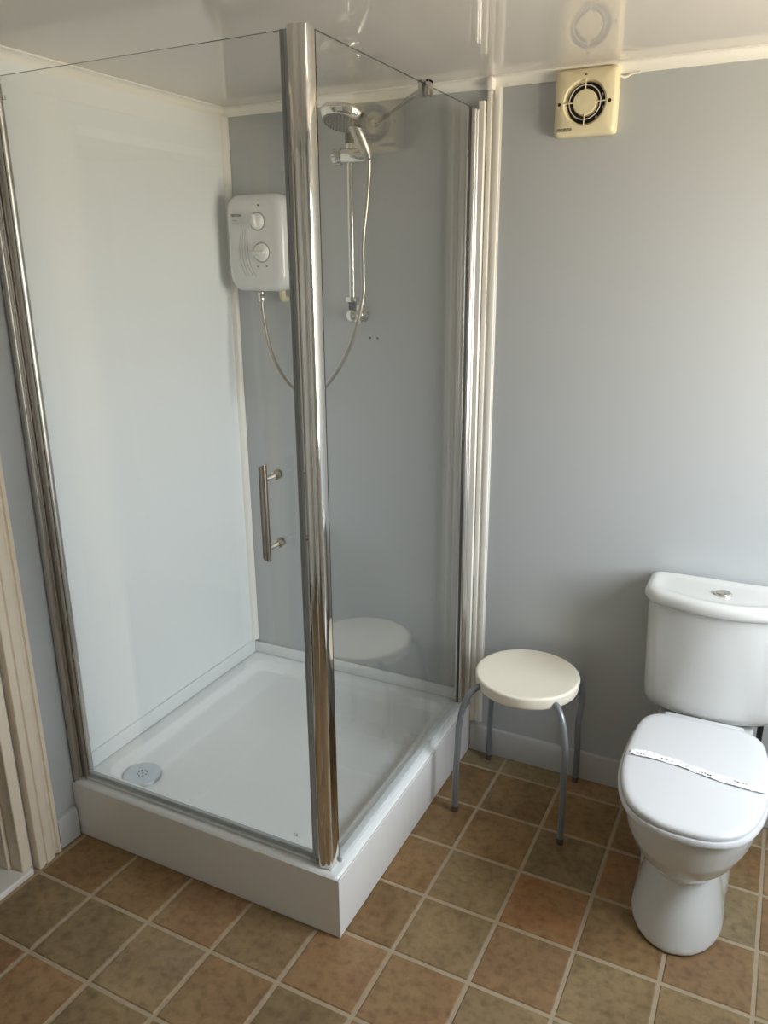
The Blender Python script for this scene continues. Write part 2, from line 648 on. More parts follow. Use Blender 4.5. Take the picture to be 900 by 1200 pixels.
part('jamb', 'gloss_paint', door, lining)
part('jamb', 'white_paint', door, lambda bm: box(bm, -0.125, 0.012, DOOR_Y1 - 0.001, DOOR_Y1 + 0.025, 0.02, DOOR_Z, 0.002, 1))
part('head_jamb', 'white_paint', door, lambda bm: box(bm, -0.125, 0.012, DOOR_Y1 + .0255, DOOR_Y0 - .031, DOOR_Z - 0.025, DOOR_Z, 0.002, 1))
part('threshold', 'white_paint', door, lambda bm: box(bm, -0.125, 0.024, DOOR_Y1 + 0.001, DOOR_Y0 + 0.014, 0.0006, 0.0195, 0.004, 2))

# dim hall behind the door opening
bm = bmesh.new()
box(bm, -1.3, -0.1255, -2.6, -0.6, -0.08, 0.004)
struct(finish(bm, 'floor_hall', 'dark_carpet'))
bm = bmesh.new()
box(bm, -1.42, -1.3, -2.72, -0.48, -0.08, HC + 0.08)
box(bm, -1.3, -0.12, -2.72, -2.6, -0.08, HC + 0.08)
box(bm, -1.3, -0.12, -0.6, -0.48, -0.08, HC + 0.08)
struct(finish(bm, 'wall_hall', 'hall_wall'))
bm = bmesh.new()
box(bm, -1.3, -0.12, -2.6, -0.6, HC, HC + 0.08)
struct(finish(bm, 'ceiling_hall', 'hall_wall'))

# window in the right wall (behind the viewer's right shoulder)
win = struct(bpy.data.objects.new('window_1', None))
COL.objects.link(win)
xm = XR + 0.06
f = 0.05
part('window_frame', 'pvc_trim', win, lambda bm: [box(bm, xm - .03, xm + .03, *b, 0.003, 1) for b in (
    (WY0, WY0 + f, WZ0, WZ1), (WY1 - f, WY1, WZ0, WZ1), (WY0 + f, WY1 - f, WZ0, WZ0 + f), (WY0 + f, WY1 - f, WZ1 - f, WZ1))])
part('mullion', 'pvc_trim', win, lambda bm: box(bm, xm - .025, xm + .025, (WY0 + WY1) / 2 - .025, (WY0 + WY1) / 2 + .025, WZ0 + f, WZ1 - f, 0.003, 1))
ymid = (WY0 + WY1) / 2
for (a, b) in ((WY0 + f, ymid - .025), (ymid + .025, WY1 - f)):
    part('pane', 'window_glass', win, lambda bm: box(bm, xm - .002, xm + .002, a, b, WZ0 + f, WZ1 - f))
part('window_sill', 'pvc_trim', win, lambda bm: box(bm, XR - 0.04, XR + 0.03, WY0 - 0.03, WY1 + 0.03, WZ0 - 0.022, WZ0, 0.005, 2))

# ------------------------------------------------------------------ shower tray
tray = thing('shower_tray', (TW / 2, -TD / 2, 0), 'low white square shower tray on a boxed-in plinth with chrome waste', 'shower tray')


def rrect(x0, x1, y0, y1, r, z, n=6):
    pts = []
    for cx, cy, a0 in ((x1 - r, y1 - r, 0), (x0 + r, y1 - r, PI / 2), (x0 + r, y0 + r, PI), (x1 - r, y0 + r, 1.5 * PI)):
        for k in range(n + 1):
            a = a0 + k / n * PI / 2
            pts.append(Vector((cx + r * math.cos(a), cy + r * math.sin(a), z)))
    return pts


def tray_mesh(bm):
    x0, x1, y0, y1 = 0.0005, TW - 0.004, -TD + 0.004, -0.0005
    R = []
    ri = lambda i, r, z: rrect(x0 + i, x1 - i, y0 + i, y1 - i, r, z)
    R.append(ri(0.0, 0.012, 0.100))
    R.append(ri(0.0, 0.012, 0.172))
    R.append(ri(0.003, 0.011, 0.1775))
    R.append(ri(0.008, 0.010, 0.1795))
    def rj(i, r, z):          # the ledge is a little wider at the front and on the glass side
        return rrect(x0 + i, x1 - i - 0.014, y0 + i + 0.016, y1 - i, r, z)
    R.append(rj(0.050, 0.050, 0.1795))
    R.append(rj(0.054, 0.052, 0.1780))
    R.append(rj(0.062, 0.056, 0.1640))
    R.append(rj(0.070, 0.058, 0.1520))
    R.append(rj(0.077, 0.060, 0.1482))
    R.append(rj(0.090, 0.060, 0.1472))
    R.append(rj(0.150, 0.050, 0.1468))
    R.append(rj(0.156, 0.050, 0.1452))
    R.append(rj(0.300, 0.030, 0.1440))
    rings(bm, R)


part('tray', 'tray_white', tray, tray_mesh, auto=50)
part('front_panel', 'plinth_white', tray, lambda bm: box(bm, 0.0015, TW, -TD, -TD + 0.0035, 0.0012, TH - 0.004, 0.0015, 2))
part('side_panel', 'plinth_white', tray, lambda bm: box(bm, TW - 0.0035, TW + 0.001, -TD + 0.0035, -0.13, 0.0012, TH - 0.006, 0.0012, 1))
part('side_panel', 'plinth_white', tray, lambda bm: box(bm, TW - 0.0035, TW + 0.0035, -0.128, -0.001, 0.0012, TH - 0.006, 0.0012, 1))
part('corner_bead', 'sealant', tray, lambda bm: tube(bm, [(TW, -TD + 0.001, 0.002), (TW, -TD + 0.001, TH - 0.006)], 0.0022, 8))
DRX, DRY = 0.139, -0.787
dr = part('waste_cover', 'waste_chrome', tray, lambda bm: lathe(bm, [(0.0, .1440), (.057, .1440), (.0575, .153), (.056, .1562), (.050, .1572), (.02, .1580), (0.0, .1582)], (DRX, DRY, 0), n=40), auto=50)
for k in range(9):
    a = 2 * PI * k / 8
    rr = 0.0 if k == 8 else 0.014
    part('waste_hole', 'fan_dark', dr, lambda bm: lathe(bm, [(0, 0), (.0026, 0), (.0026, .0004), (0, .0004)],
         (DRX + rr * math.cos(a), DRY + rr * math.sin(a), .15815 - (0 if k == 8 else .0001)), n=8))
adopt(tray)

# ------------------------------------------------------------------ shower enclosure
GYF, GXS = -0.893, 0.872          # glass planes
GT = 2.040                        # top of the glass
RB = TH + 0.001
enc = thing('shower_enclosure', (GXS, GYF, TH), 'frameless-top clear glass shower enclosure with polished chrome corner post and profiles', 'shower screen')


def glass_panel(name, x0, x1, y0, y1, z0, z1, parent):
    bm = bmesh.new()
    box(bm, x0, x1, y0, y1, z0, z1)
    bmesh.ops.recalc_face_normals(bm, faces=bm.faces[:])
    big = 0 if (x1 - x0) < (y1 - y0) else 1
    me = bpy.data.meshes.new(name)
    for fc in bm.faces:
        fc.material_index = 0 if abs(fc.normal[big]) > .9 else 1
    bm.to_mesh(me)
    bm.free()
    o = link(name, me, 'shower_glass', parent)
    me.materials.append(MATS['glass_edge'])
    return o


gdoor = glass_panel('glass_door', 0.037, 0.8135, GYF - .003, GYF + .003, RB + 0.013, GT, enc)
gside = glass_panel('side_glass', GXS - .003, GXS + .003, -0.872, -0.046, RB + 0.004, GT, enc)

# wall profile on the left (several ribs), hinge side of the door


def halfround(cx, cy, rx, ry, n=8):
    return [(cx + rx * math.cos(-PI / 2 + PI * k / n), cy + ry * math.sin(-PI / 2 + PI * k / n)) for k in range(n + 1)]


def left_profile(bm):
    extrude_z(bm, [(0.0046, -0.872), (0.0046, -0.924)] + [(0.012, -0.924), (0.012, -0.872)], RB, 2.035)
    extrude_z(bm, [(0.011, -0.924)] + halfround(0.012, -0.9185, 0.007, 0.0055, 6) + [(0.011, -0.913)], RB, 2.035)
    extrude_z(bm, [(0.011, -0.907)] + halfround(0.012, -0.903, 0.004, 0.003, 4) + [(0.011, -0.900)], RB, 2.035)


part('wall_profile', 'dull_chrome', enc, left_profile, auto=40)
part('door_pivot_profile', 'dull_chrome', enc, lambda bm: extrude_z(bm, [(0.0125, -0.8985)] + halfround(0.028, -0.885, 0.012, 0.0135, 8) + [(0.0125, -0.8715)], RB, 2.030), auto=40)
part('profile_cap', 'dull_chrome', enc, lambda bm: box(bm, 0.0046, 0.034, -0.925, -0.871, 2.036, 2.046, 0.002, 1))

# wall profile on the right, at the back wall


def right_profile(bm):
    box(bm, 0.860, 0.884, -0.046, -0.0125, RB + .043, GT - 0.006, 0.002, 1)
    box(bm, 0.860, 0.884, -0.046, -0.0125, RB, RB + .0425, 0.002, 1)
    extrude_z(bm, [(0.883, -0.044)] + halfround(0.884, -0.039, 0.004, 0.005, 6) + [(0.883, -0.034)], RB, GT - 0.006)
    extrude_z(bm, [(0.883, -0.029)] + halfround(0.884, -0.0225, 0.006, 0.0065, 6) + [(0.883, -0.016)], RB, GT - 0.006)


part('wall_profile', 'pale_alu', enc, right_profile, auto=40)
part('wall_channel', 'pvc_trim', enc, lambda bm: box(bm, 0.885, 0.9035, -0.019, -0.0005, TH + 0.002, 2.058, 0.002, 1))
part('glass_gasket', 'dark_rubber', enc, lambda bm: box(bm, GXS - .0036, GXS + .0042, -0.049, -0.0465, RB + .012, GT, 0.0008, 1))

# corner post: bowed front, rounded outer edge


def post_poly():
    pts = [(0.836, -0.874), (0.8355, -0.905)]
    for k in range(9):                       # bowed face to the front
        t = k / 8
        pts.append((0.8375 + 0.0225 * t, -0.9085 - 0.0065 * math.sin(PI * (0.12 + 0.80 * t))))
    for k in range(1, 7):                    # rounded outer corner
        a = -PI / 2 + k / 6 * PI / 2 * 0.92
        pts.append((0.8625 + 0.0125 * math.cos(a), -0.8985 + 0.0125 * math.sin(a)))
    pts += [(0.8755, -0.884), (0.8745, -0.874)]
    return pts


post = part('corner_post', 'chrome', enc, lambda bm: extrude_z(bm, post_poly(), RB + 0.004, 2.042), auto=30)
part('post_foot', 'clear_seal', post, lambda bm: box(bm, 0.835, 0.874, -0.911, -0.874, RB, RB + 0.0038, 0.001, 1))
part('post_seal', 'dark_rubber', enc, lambda bm: box(bm, 0.8325, 0.8352, -0.904, -0.882, RB + 0.004, 2.036, 0.001, 1))
part('magnet_strip', 'grey_pvc', enc, lambda bm: box(bm, 0.8145, 0.8220, -0.9015, -0.885, RB + 0.016, GT, 0.001, 1))
part('magnet_strip', 'clear_pvc', enc, lambda bm: box(bm, 0.8225, 0.8320, -0.8995, -0.885, RB + 0.016, GT, 0.001, 1))
part('door_seal', 'clear_pvc', enc, lambda bm: box(bm, 0.036, 0.8135, GYF - .006, GYF + .006, RB + 0.010, RB + 0.0235, 0.002, 1))
part('bottom_rail', 'clear_seal', enc, lambda bm: box(bm, 0.0365, 0.828, GYF - .011, GYF + .013, RB, RB + 0.0085, 0.002, 1))
part('side_rail', 'clear_seal', enc, lambda bm: box(bm, GXS - .010, GXS + .012, -0.8735, -0.0465, RB, RB + 0.0135, 0.003, 2))
part('pivot_block', 'grey_seal', enc, lambda bm: box(bm, 0.809, 0.8345, -0.9085, -0.9045, RB + .001, RB + 0.013, 0.002, 1))

# bar handle on the door
HX = 0.757


def handle_bar(bm):
    y = GYF - 0.055
    n = 20
    r = 0.0095
    for_rings = []
    for z, sl in ((1.006, 0.008), (1.218, -0.008)):
        for_rings.append([Vector((HX + 0.001 + r * math.cos(2 * PI * k / n), y + r * math.sin(2 * PI * k / n), z - sl * math.cos(2 * PI * k / n) * 0.55)) for k in range(n)])
    rings(bm, for_rings)


hnd = part('handle', 'brushed_handle', gdoor, handle_bar, auto=40)
for z in (1.028, 1.186):
    st = part('handle_stem', 'chrome', gdoor, lambda bm: lathe(bm, [(0.0, 0.0), (.011, 0.0), (.0115, .004), (.008, .007), (.0065, .010), (.0065, .050), (0.0, .050)], (HX, GYF - .0032, z), (0, -1, 0), 20), auto=40)
    part('handle_stem_cap', 'chrome', gdoor, lambda bm: lathe(bm, [(0.0, 0.0), (.011, 0.0), (.0105, .005), (0.0, .0055)], (HX, GYF + .0032, z), (0, 1, 0), 20), auto=40)

# etched marks on the glass
text_mesh('etched_mark', 'CE', 0.012, face_front(0.058, GYF - .0033, 1.990), 'etch', gdoor, 0.0001)
text_mesh('etched_mark', 'CE', 0.012, face_front(0.755, GYF - .0033, 0.235), 'etch', gdoor, 0.0001)

# stay bar from the side glass to the back wall
BR = (GXS, -0.352, 2.030)
part('stay_bar', 'satin_chrome', enc, lambda bm: tube(bm, [(GXS - .014, -0.350, 2.030), (0.566, -0.010, 2.030)], 0.0065, 14), auto=40)
part('stay_clamp', 'satin_chrome', enc, lambda bm: [box(bm, GXS - .016, GXS - .0035, -0.366, -0.338, 2.014, 2.050, 0.002, 2), box(bm, GXS + .0035, GXS + .013, -0.366, -0.338, 2.014, 2.050, 0.002, 2),
     box(bm, GXS - .016, GXS + .013, -0.366, -0.338, 2.0415, 2.050, 0.002, 2)], auto=40)
part('stay_flange', 'satin_chrome', enc, lambda bm: lathe(bm, [(0, 0), (.011, 0), (.011, .004), (.0085, .006), (.0085, .018), (0, .018)], (0.558, -0.0008, 2.030), (0, -1, 0), 24), auto=40)
adopt(enc)

# ------------------------------------------------------------------ electric shower unit
hx0, hx1, hz0, hz1, hy = 0.046, 0.270, 1.556, 1.842, -0.088
heat = thing('electric_shower', ((hx0 + hx1) / 2, 0, hz0), 'white electric shower unit with two round dials on the shower wall', 'shower heater')


def heater_body(bm):
    R = []
    cx, cz = (hx0 + hx1) / 2, (hz0 + hz1) / 2

    def outline(s, y, bow):
        pts = []
        hw, hh, r = (hx1 - hx0) / 2 - s, (hz1 - hz0) / 2 - s, 0.040
        n = 6
        for ax, az, a0 in ((hw - r, hh - r, 0), (-hw + r, hh - r, PI / 2), (-hw + r, -hh + r, PI), (hw - r, -hh + r, 1.5 * PI)):
            for k in range(n + 1):
                a = a0 + k / n * PI / 2
                x, z = ax + r * math.cos(a), az + r * math.sin(a)
                # gently bowed top and bottom
                z += (1 if z > 0 else -1) * 0.010 * (1 - (x / hw) ** 2) - (0.004 if z < 0 else 0) * (1 if False else 0)
                # body narrows a little towards the bottom
                x *= 1 - 0.02 * (hh - z) / (2 * hh)
                pts.append(Vector((cx + x, y, cz + z)))
        return pts
    R.append(outline(0.004, -0.0008, 0))
    R.append(outline(0.0, -0.012, 0))
    R.append(outline(0.0, -0.060, 0))
    R.append(outline(0.004, -0.073, 0))
    R.append(outline(0.011, -0.0825, 0))
    R.append(outline(0.020, -0.0868, 0))
    R.append(outline(0.030, -0.0880, 0))
    rings(bm, R)


part('casing', 'heater_white', heat, heater_body, auto=50)
for (kx, kz, kr, ang) in ((0.176, 1.764, 0.021, 1.75), (0.187, 1.670, 0.024, 0.05)):
    part('dial_ring', 'line_grey', heat, lambda bm: lathe(bm, [(0, 0), (kr + .008, 0), (kr + .008, .0007), (0, .0007)], (kx, hy, kz), (0, -1, 0), 32))
    kn = part('dial', 'knob_white', heat, lambda bm: lathe(bm, [(0, 0), (kr + .004, 0), (kr + .003, .004), (kr, .010), (kr - .004, .012), (0, .012)], (kx, hy - .0007, kz), (0, -1, 0), 32), auto=40)

    def grip(bm):
        box(bm, -kr * .98, kr * .98, -0.014, 0.0, -.0045, .0045, .003, 2)
        bm.transform(Matrix.Translation((kx, hy - .0125, kz)) @ Matrix.Rotation(-ang, 4, 'Y'))
    part('dial_grip', 'knob_white', kn, grip, auto=40)
part('indicator_light', 'print_dark', heat, lambda bm: lathe(bm, [(0, 0), (.003, 0), (.003, .0015), (0, .0015)], (0.182, hy, 1.812), (0, -1, 0), 10))
for dx in (-.017, .017):
    part('dial_mark', 'print_dark', heat, lambda bm: box(bm, 0.187 + dx - .003, 0.187 + dx + .003, hy - .0006, hy, 1.626, 1.629))
text_mesh('logo', 'TRITON', 0.0115, face_front(0.073, hy - .0004, 1.780), 'print_dark', heat)
part('logo_line', 'line_grey', heat, lambda bm: box(bm, 0.078, 0.096, hy - .0006, hy, 1.768, 1.7705))
for k in range(4):
    s = k * 0.013
    part('swoosh_line', 'line_grey', heat, lambda bm: tube(bm, spline([(0.112 + s * .6, hy + .0002, 1.742), (0.102 + s * .8, hy + .0002, 1.690), (0.104 + s * .9, hy + .0002, 1.640), (0.122 + s, hy + .0002, 1.596)], 6), 0.0009, 6))
part('inlet_pipe', 'fan_cream', heat, lambda bm: [tube(bm, spline([(0.222, -0.030, 1.560), (0.222, -0.030, 1.538), (0.220, -0.024, 1.526), (0.218, -0.012, 1.524), (0.218, -0.001, 1.524)], 5), 0.0105, 14)], auto=40)
adopt(heat)

# ------------------------------------------------------------------ riser rail, hand shower and hose
rail = thing('shower_rail', (0.497, 0, 1.48), 'slim chrome riser rail with sliding holder on the shower wall', 'shower rail')
RX, RY = 0.497, -0.055
part('rail_tube', 'chrome', rail, lambda bm: tube(bm, [(RX, RY, 1.515), (RX, RY, 2.000)], 0.0098, 16), auto=40)
part('top_bracket', 'dark_rubber', rail, lambda bm: lathe(bm, [(0, 0), (.0135, 0), (.0135, .030), (0, .030)], (RX, RY, 1.972), (0, 0, 1), 18), auto=40)
part('top_arm', 'chrome', rail, lambda bm: [lathe(bm, [(0, 0), (.024, 0), (.024, .005), (.013, .009), (.013, .056), (0, .058)], (RX, -0.0008, 2.018), (0, -1, 0), 22)], auto=40)
part('bottom_clamp', 'chrome', rail, lambda bm: box(bm, RX - .017, RX + .019, RY - .015, RY + .014, 1.518, 1.534, .003, 2), auto=40)
part('bottom_elbow', 'dark_rubber', rail, lambda bm: lathe(bm, [(0, 0), (.0125, 0), (.0125, .026), (0, .026)], (RX, RY, 1.4915), (0, 0, 1), 18), auto=40)
part('bottom_arm', 'chrome', rail, lambda bm: [lathe(bm, [(0, 0), (.030, 0), (.030, .005), (.022, .010), (.014, .014), (.014, .050), (.017, .055), (.017, .066), (.012, .070), (0, .070)], (RX, -0.0008, 1.478), (0, -1, 0), 24)], auto=40)
SZ = 1.938
sl = part('slider', 'chrome', rail, lambda bm: [lathe(bm, [(0, 0), (.020, 0), (.0215, .003), (.0215, .078), (.019, .083), (0, .083)], (0.474, RY - .003, SZ), (1, 0, -.02), 28)], auto=40)


def knurl(bm):
    n = 36
    R = []
    for h, s in ((0, .9), (.004, 1), (.024, 1), (.028, .94)):
        R.append([Vector((0.4735 - h, RY - .003 + (0.0225 + (.0016 if k % 2 else 0)) * s * math.cos(2 * PI * k / n), SZ + (0.0225 + (.0016 if k % 2 else 0)) * s * math.sin(2 * PI * k / n))) for k in range(n)])
    rings(bm, R)


part('slider_knob', 'satin_chrome', sl, knurl, auto=40)
adopt(rail)

hs = thing('hand_shower', (0.566, -0.10, 1.935), 'round chrome hand shower head resting in the riser rail holder', 'shower head')
HCN = Vector((0.536, -0.165, 2.014))            # centre of the spray face
axn = Vector((-0.02, -0.30, -0.95)).normalized()   # spray direction
hp = part('head', 'chrome', hs, lambda bm: lathe(bm, [(0, -.036), (.026, -.035), (.050, -.029), (.0645, -.022), (.0680, -.016), (.0675, -.011), (.0625, -.002), (.0585, .004), (.056, .0055), (0, .0055)], HCN, axn, 48), auto=60)
fp = part('spray_plate', 'nozzle_grey', hs, lambda bm: lathe(bm, [(0, .0050), (.0555, .0050), (.0545, .0078), (.03, .0090), (0, .0095)], HCN, axn, 40), auto=40)
ua = axn.cross(Vector((1, 0, 0))).normalized()
va = axn.cross(ua)
noz = bpy.data.meshes.new('nozzle')
bmn = bmesh.new()
lathe(bmn, [(0, 0), (.0021, 0), (.0016, .0022), (0, .0022)], (0, 0, 0), axn, 6)
bmn.to_mesh(noz)
bmn.free()
noz.materials.append(MATS['nozzle_dark'])
for ring_r, cnt in ((0.010, 6), (0.020, 12), (0.030, 18), (0.040, 24), (0.0485, 30)):
    for k in range(cnt):
        a = 2 * PI * (k + .5 * (cnt % 4 == 0)) / cnt
        o = bpy.data.objects.new('nozzle', noz)
        COL.objects.link(o)
        o.parent = fp
        o.location = HCN + (ua * math.cos(a) + va * math.sin(a)) * ring_r + axn * (.0088 - ring_r * .025)


def handle_mesh(bm):
    pts = spline([(0.548, -0.150, 2.034), (0.556, -0.138, 2.012), (0.564, -0.124, 1.987), (0.571, -0.110, 1.961), (0.576, -0.099, 1.938), (0.579, -0.094, 1.922)], 6)
    n = len(pts) - 1
    prof = [0.014, 0.0190, 0.0205, 0.0200, 0.0175, 0.0130]
    tube(bm, pts, .01, 16, lambda i: prof[min(int(i / n * 5), 4)] + (prof[min(int(i / n * 5), 4) + 1] - prof[min(int(i / n * 5), 4)]) * (i / n * 5 - min(int(i / n * 5), 4)))


part('handle', 'handle_grey', hs, handle_mesh, auto=50)
adopt(hs)

hose_pts = spline([(0.581, -0.092, 1.920), (0.577, -0.088, 1.880), (0.563, -0.078, 1.800), (0.548, -0.075, 1.700), (0.546, -0.074, 1.610), (0.546, -0.075, 1.545),
                   (0.530, -0.078, 1.470), (0.506, -0.080, 1.400), (0.460, -0.082, 1.318), (0.405, -0.083, 1.254), (0.345, -0.084, 1.222), (0.285, -0.082, 1.236),
                   (0.238, -0.078, 1.278), (0.198, -0.072, 1.340), (0.172, -0.064, 1.410), (0.157, -0.057, 1.480), (0.152, -0.052, 1.524)], 26)


def hose_mesh(bm):
    tube(bm, hose_pts, .007, 10, lambda i: 0.0078 if i % 2 else 0.0068)


hose = part('shower_hose', 'hose_metal', None, hose_mesh, auto=80)
hose['label'] = 'looping flexible metal hose between the shower unit and the hand shower'
hose['category'] = 'hose'
part('hose_nut', 'chrome', hose, lambda bm: lathe(bm, [(0, 0), (.0105, 0), (.0115, .004), (.0115, .016), (.010, .018), (.0115, .020), (.0115, .029), (0, .029)], (0.152, -0.051, 1.5165), (0, 0, 1), 20), auto=40)

# ------------------------------------------------------------------ extractor fan
fx0, fx1, fz0, fz1, fy = 1.100, 1.263, 1.947, 2.108, -0.034
fcx, fcz = 1.181, 2.026
fan = thing('extractor_fan', (fcx, 0, fz0), 'cream square extractor fan high on the back wall', 'extractor fan')
HR = 0.051


def fan_plate(bm):
    n = 120
    pts = []

    def sq(s, y):
        out = []
        hw, hh, rc = (fx1 - fx0) / 2 - s, (fz1 - fz0) / 2 - s, 0.010
        for k in range(n):
            a = 2 * PI * (k + .5) / n
            c, s_ = math.cos(a), math.sin(a)
            m_ = max(abs(c), abs(s_))
            x, z = c / m_ * hw, s_ / m_ * hh
            ex, ez = abs(x) - (hw - rc), abs(z) - (hh - rc)
            if ex > 0 and ez > 0:              # round the corner
                l = math.hypot(ex, ez)
                x = math.copysign(hw - rc + ex / l * rc, x)
                z = math.copysign(hh - rc + ez / l * rc, z)
            out.append(Vector(((fx0 + fx1) / 2 + x, y, (fz0 + fz1) / 2 + z)))
        return out

    def circ(r, y):
        return [Vector((fcx + r * math.cos(2 * PI * (k + .5) / n), y, fcz + r * math.sin(2 * PI * (k + .5) / n))) for k in range(n)]
    R = [sq(0.002, -0.0008), sq(0.0, -0.006), sq(0.001, -0.022), sq(0.005, -0.030), sq(0.010, fy), circ(HR + .005, fy), circ(HR, fy + .006), circ(HR - .001, fy + .024)]
    rings(bm, R)


part('cover', 'fan_cream', fan, fan_plate, auto=40)
part('fan_recess', 'fan_dark', fan, lambda bm: lathe(bm, [(0, 0), (HR - .0012, 0), (HR - .0012, .0012), (0, .0012)], (fcx, fy + .0235, fcz), (0, -1, 0), 40))
part('centre_disc', 'fan_cream', fan, lambda bm: lathe(bm, [(0, 0), (.0315, 0), (.0315, .017), (.029, .020), (0, .021)], (fcx, fy + .021, fcz), (0, -1, 0), 40), auto=40)
part('grille_ring', 'fan_ring', fan, lambda bm: tube(bm, [(fcx + .0405 * math.cos(2 * PI * k / 40), fy + .002, fcz + .0405 * math.sin(2 * PI * k / 40)) for k in range(41)], .0014, 8), auto=50)
for k in range(4):
    a = k * PI / 2 + PI / 2

    def spoke(bm):
        c, s_ = math.cos(a), math.sin(a)
        tube(bm, [(fcx + c * .029, fy + .0015, fcz + s_ * .029), (fcx + c * (HR + .004), fy + .0005, fcz + s_ * (HR + .004))], .0016, 8)
    part('grille_spoke', 'fan_cream', fan, spoke, auto=50)
for sxx in (-.066, .064):
    part('screw_hole', 'fan_dark', fan, lambda bm: lathe(bm, [(0, 0), (.0042, 0), (.0042, .0006), (0, .0006)], (fcx + sxx, fy, fcz - .001), (0, -1, 0), 14))
part('indicator_slot', 'rubber_foot', fan, lambda bm: box(bm, fcx - .004, fcx + .003, fy - .0006, fy, fcz + .0625, fcz + .0655))
for aa in (0.4, 3.0, 5.4, 6.0):
    part('recess_clip', 'fan_ring', fan, lambda bm: box(bm, fcx + .046 * math.cos(aa) - .002, fcx + .046 * math.cos(aa) + .002, fy + .012, fy + .022, fcz + .046 * math.sin(aa) - .003, fcz + .046 * math.sin(aa) + .003, .001, 1))
text_mesh('logo', 'MANROSE', 0.0085, face_front(1.1125, fy - .0003, 1.9615), 'print_dark', fan)
part('logo_line', 'print_dark', fan, lambda bm: box(bm, 1.1095, 1.1480, fy - .0005, fy, 1.9595, 1.9602))
part('cable', 'pvc_trim', fan, lambda bm: tube(bm, spline([(1.262, -0.010, 2.083), (1.275, -0.006, 2.080), (1.292, -0.006, 2.086), (1.312, -0.006, 2.0865)], 6), .0028, 8), auto=60)
adopt(fan)

# ------------------------------------------------------------------ stool
SC = Vector((1.153, -0.198, 0))
stool = thing('round_stool', (SC.x, SC.y, 0), 'round white plastic stool with four bent grey metal legs', 'stool')
ST = 0.449


def stool_seat(bm):
    lathe(bm, [(0.0, ST - .040), (.120, ST - .040), (.147, ST - .0395), (.1515, ST - .037), (.1530, ST - .032), (.1560, ST - .008), (.1558, ST - .004), (.1540, ST - .0012), (.1505, ST), (.146, ST), (.130, ST - .0015), (.09, ST - .0042), (.04, ST - .0055), (0.0, ST - .006)], SC, n=64)


part('seat', 'stool_seat', stool, stool_seat, auto=60)
for (fx, fyy) in ((0.985, -0.345), (0.990, -0.040), (1.316, -0.346), (1.287, -0.036)):
    d = (Vector((fx, fyy, 0)) - SC)
    L = d.length
    d.normalize()

    def leg(bm):
        P = [(0.128, .424), (0.150, .425), (0.170, .418), (0.190, .396), (0.206, .355), (0.216, .300), (L * .98, .220), (L * 1.0, .120), (L, .012)]
        tube(bm, spline([SC + d * a + Vector((0, 0, z)) for a, z in P], 6), .0095, 16)
    lg = part('leg', 'stool_leg', stool, leg, auto=60)
    part('foot_cap', 'rubber_foot', lg, lambda bm: lathe(bm, [(0, 0), (.0105, 0), (.0105, .016), (.0097, .018), (0, .018)], (fx, fyy, .0005), (0, 0, 1), 16), auto=50)
adopt(stool)

# ------------------------------------------------------------------ toilet
TX = 1.655
wc = thing('toilet', (TX, -0.3, 0), 'white close-coupled toilet with closed lid and push-button cistern', 'toilet')


def egg(hw, yb, yf, z, n=40, pb=2.6, pf=2.0, ymid=None):
    """closed outline; back part squarer than the front"""
    ym = ymid if ymid is not None else yb + (yf - yb) * 0.45
    pts = []
    for k in range(n):
        a = 2 * PI * k / n
        c, s = math.cos(a), math.sin(a)
        if s >= 0:      # back
            e = 2 / pb
            y = ym + (yb - ym) * abs(s) ** e
        else:
            e = 2 / pf
            y = ym + (yf - ym) * abs(s) ** e
        x = hw * math.copysign(abs(c) ** e, c)
        pts.append(Vector((TX + x, y, z)))
    return pts


def pan(bm):
    # bowl
    rings(bm, [egg(.070, -.30, -.545, .155, ymid=-.42), egg(.090, -.28, -.572, .180, ymid=-.42), egg(.116, -.25, -.610, .212, ymid=-.42), egg(.140, -.22, -.648, .252, ymid=-.42),
               egg(.157, -.21, -.674, .295, ymid=-.42), egg(.167, -.20, -.689, .340, ymid=-.42), egg(.172, -.19, -.697, .375, ymid=-.42), egg(.173, -.19, -.699, .398, ymid=-.42)])
    # front column and foot
    rings(bm, [egg(.115, -.16, -.622, .0006, ymid=-.46), egg(.114, -.16, -.621, .012, ymid=-.46), egg(.105, -.17, -.606, .060, ymid=-.45), egg(.092, -.20, -.584, .120, ymid=-.44),
               egg(.082, -.22, -.566, .180, ymid=-.43), egg(.090, -.24, -.570, .240, ymid=-.43)])
    # trap behind the column
    rings(bm, [egg(.118, -.10, -.470, .0006, pb=4, pf=3), egg(.117, -.10, -.465, .06, pb=4, pf=3), egg(.112, -.10, -.455, .15, pb=4, pf=3), egg(.105, -.10, -.42, .23, pb=4, pf=3), egg(.095, -.10, -.38, .33, pb=4, pf=3)])
    # shelf under the cistern
    rings(bm, [egg(.085, -.05, -.30, .30, pb=5, pf=4), egg(.115, -.03, -.32, .345, pb=6, pf=4), egg(.128, -.022, -.33, .395, pb=6, pf=4)])


bm = bmesh.new()
pan(bm)
po_ = finish(bm, 'pan', 'ceramic', wc)
rm = po_.modifiers.new('remesh', 'REMESH')
rm.mode = 'VOXEL'
rm.voxel_size = 0.005
rm.use_smooth_shade = True
sm = po_.modifiers.new('smooth', 'SMOOTH')
sm.factor = 0.5
sm.iterations = 14


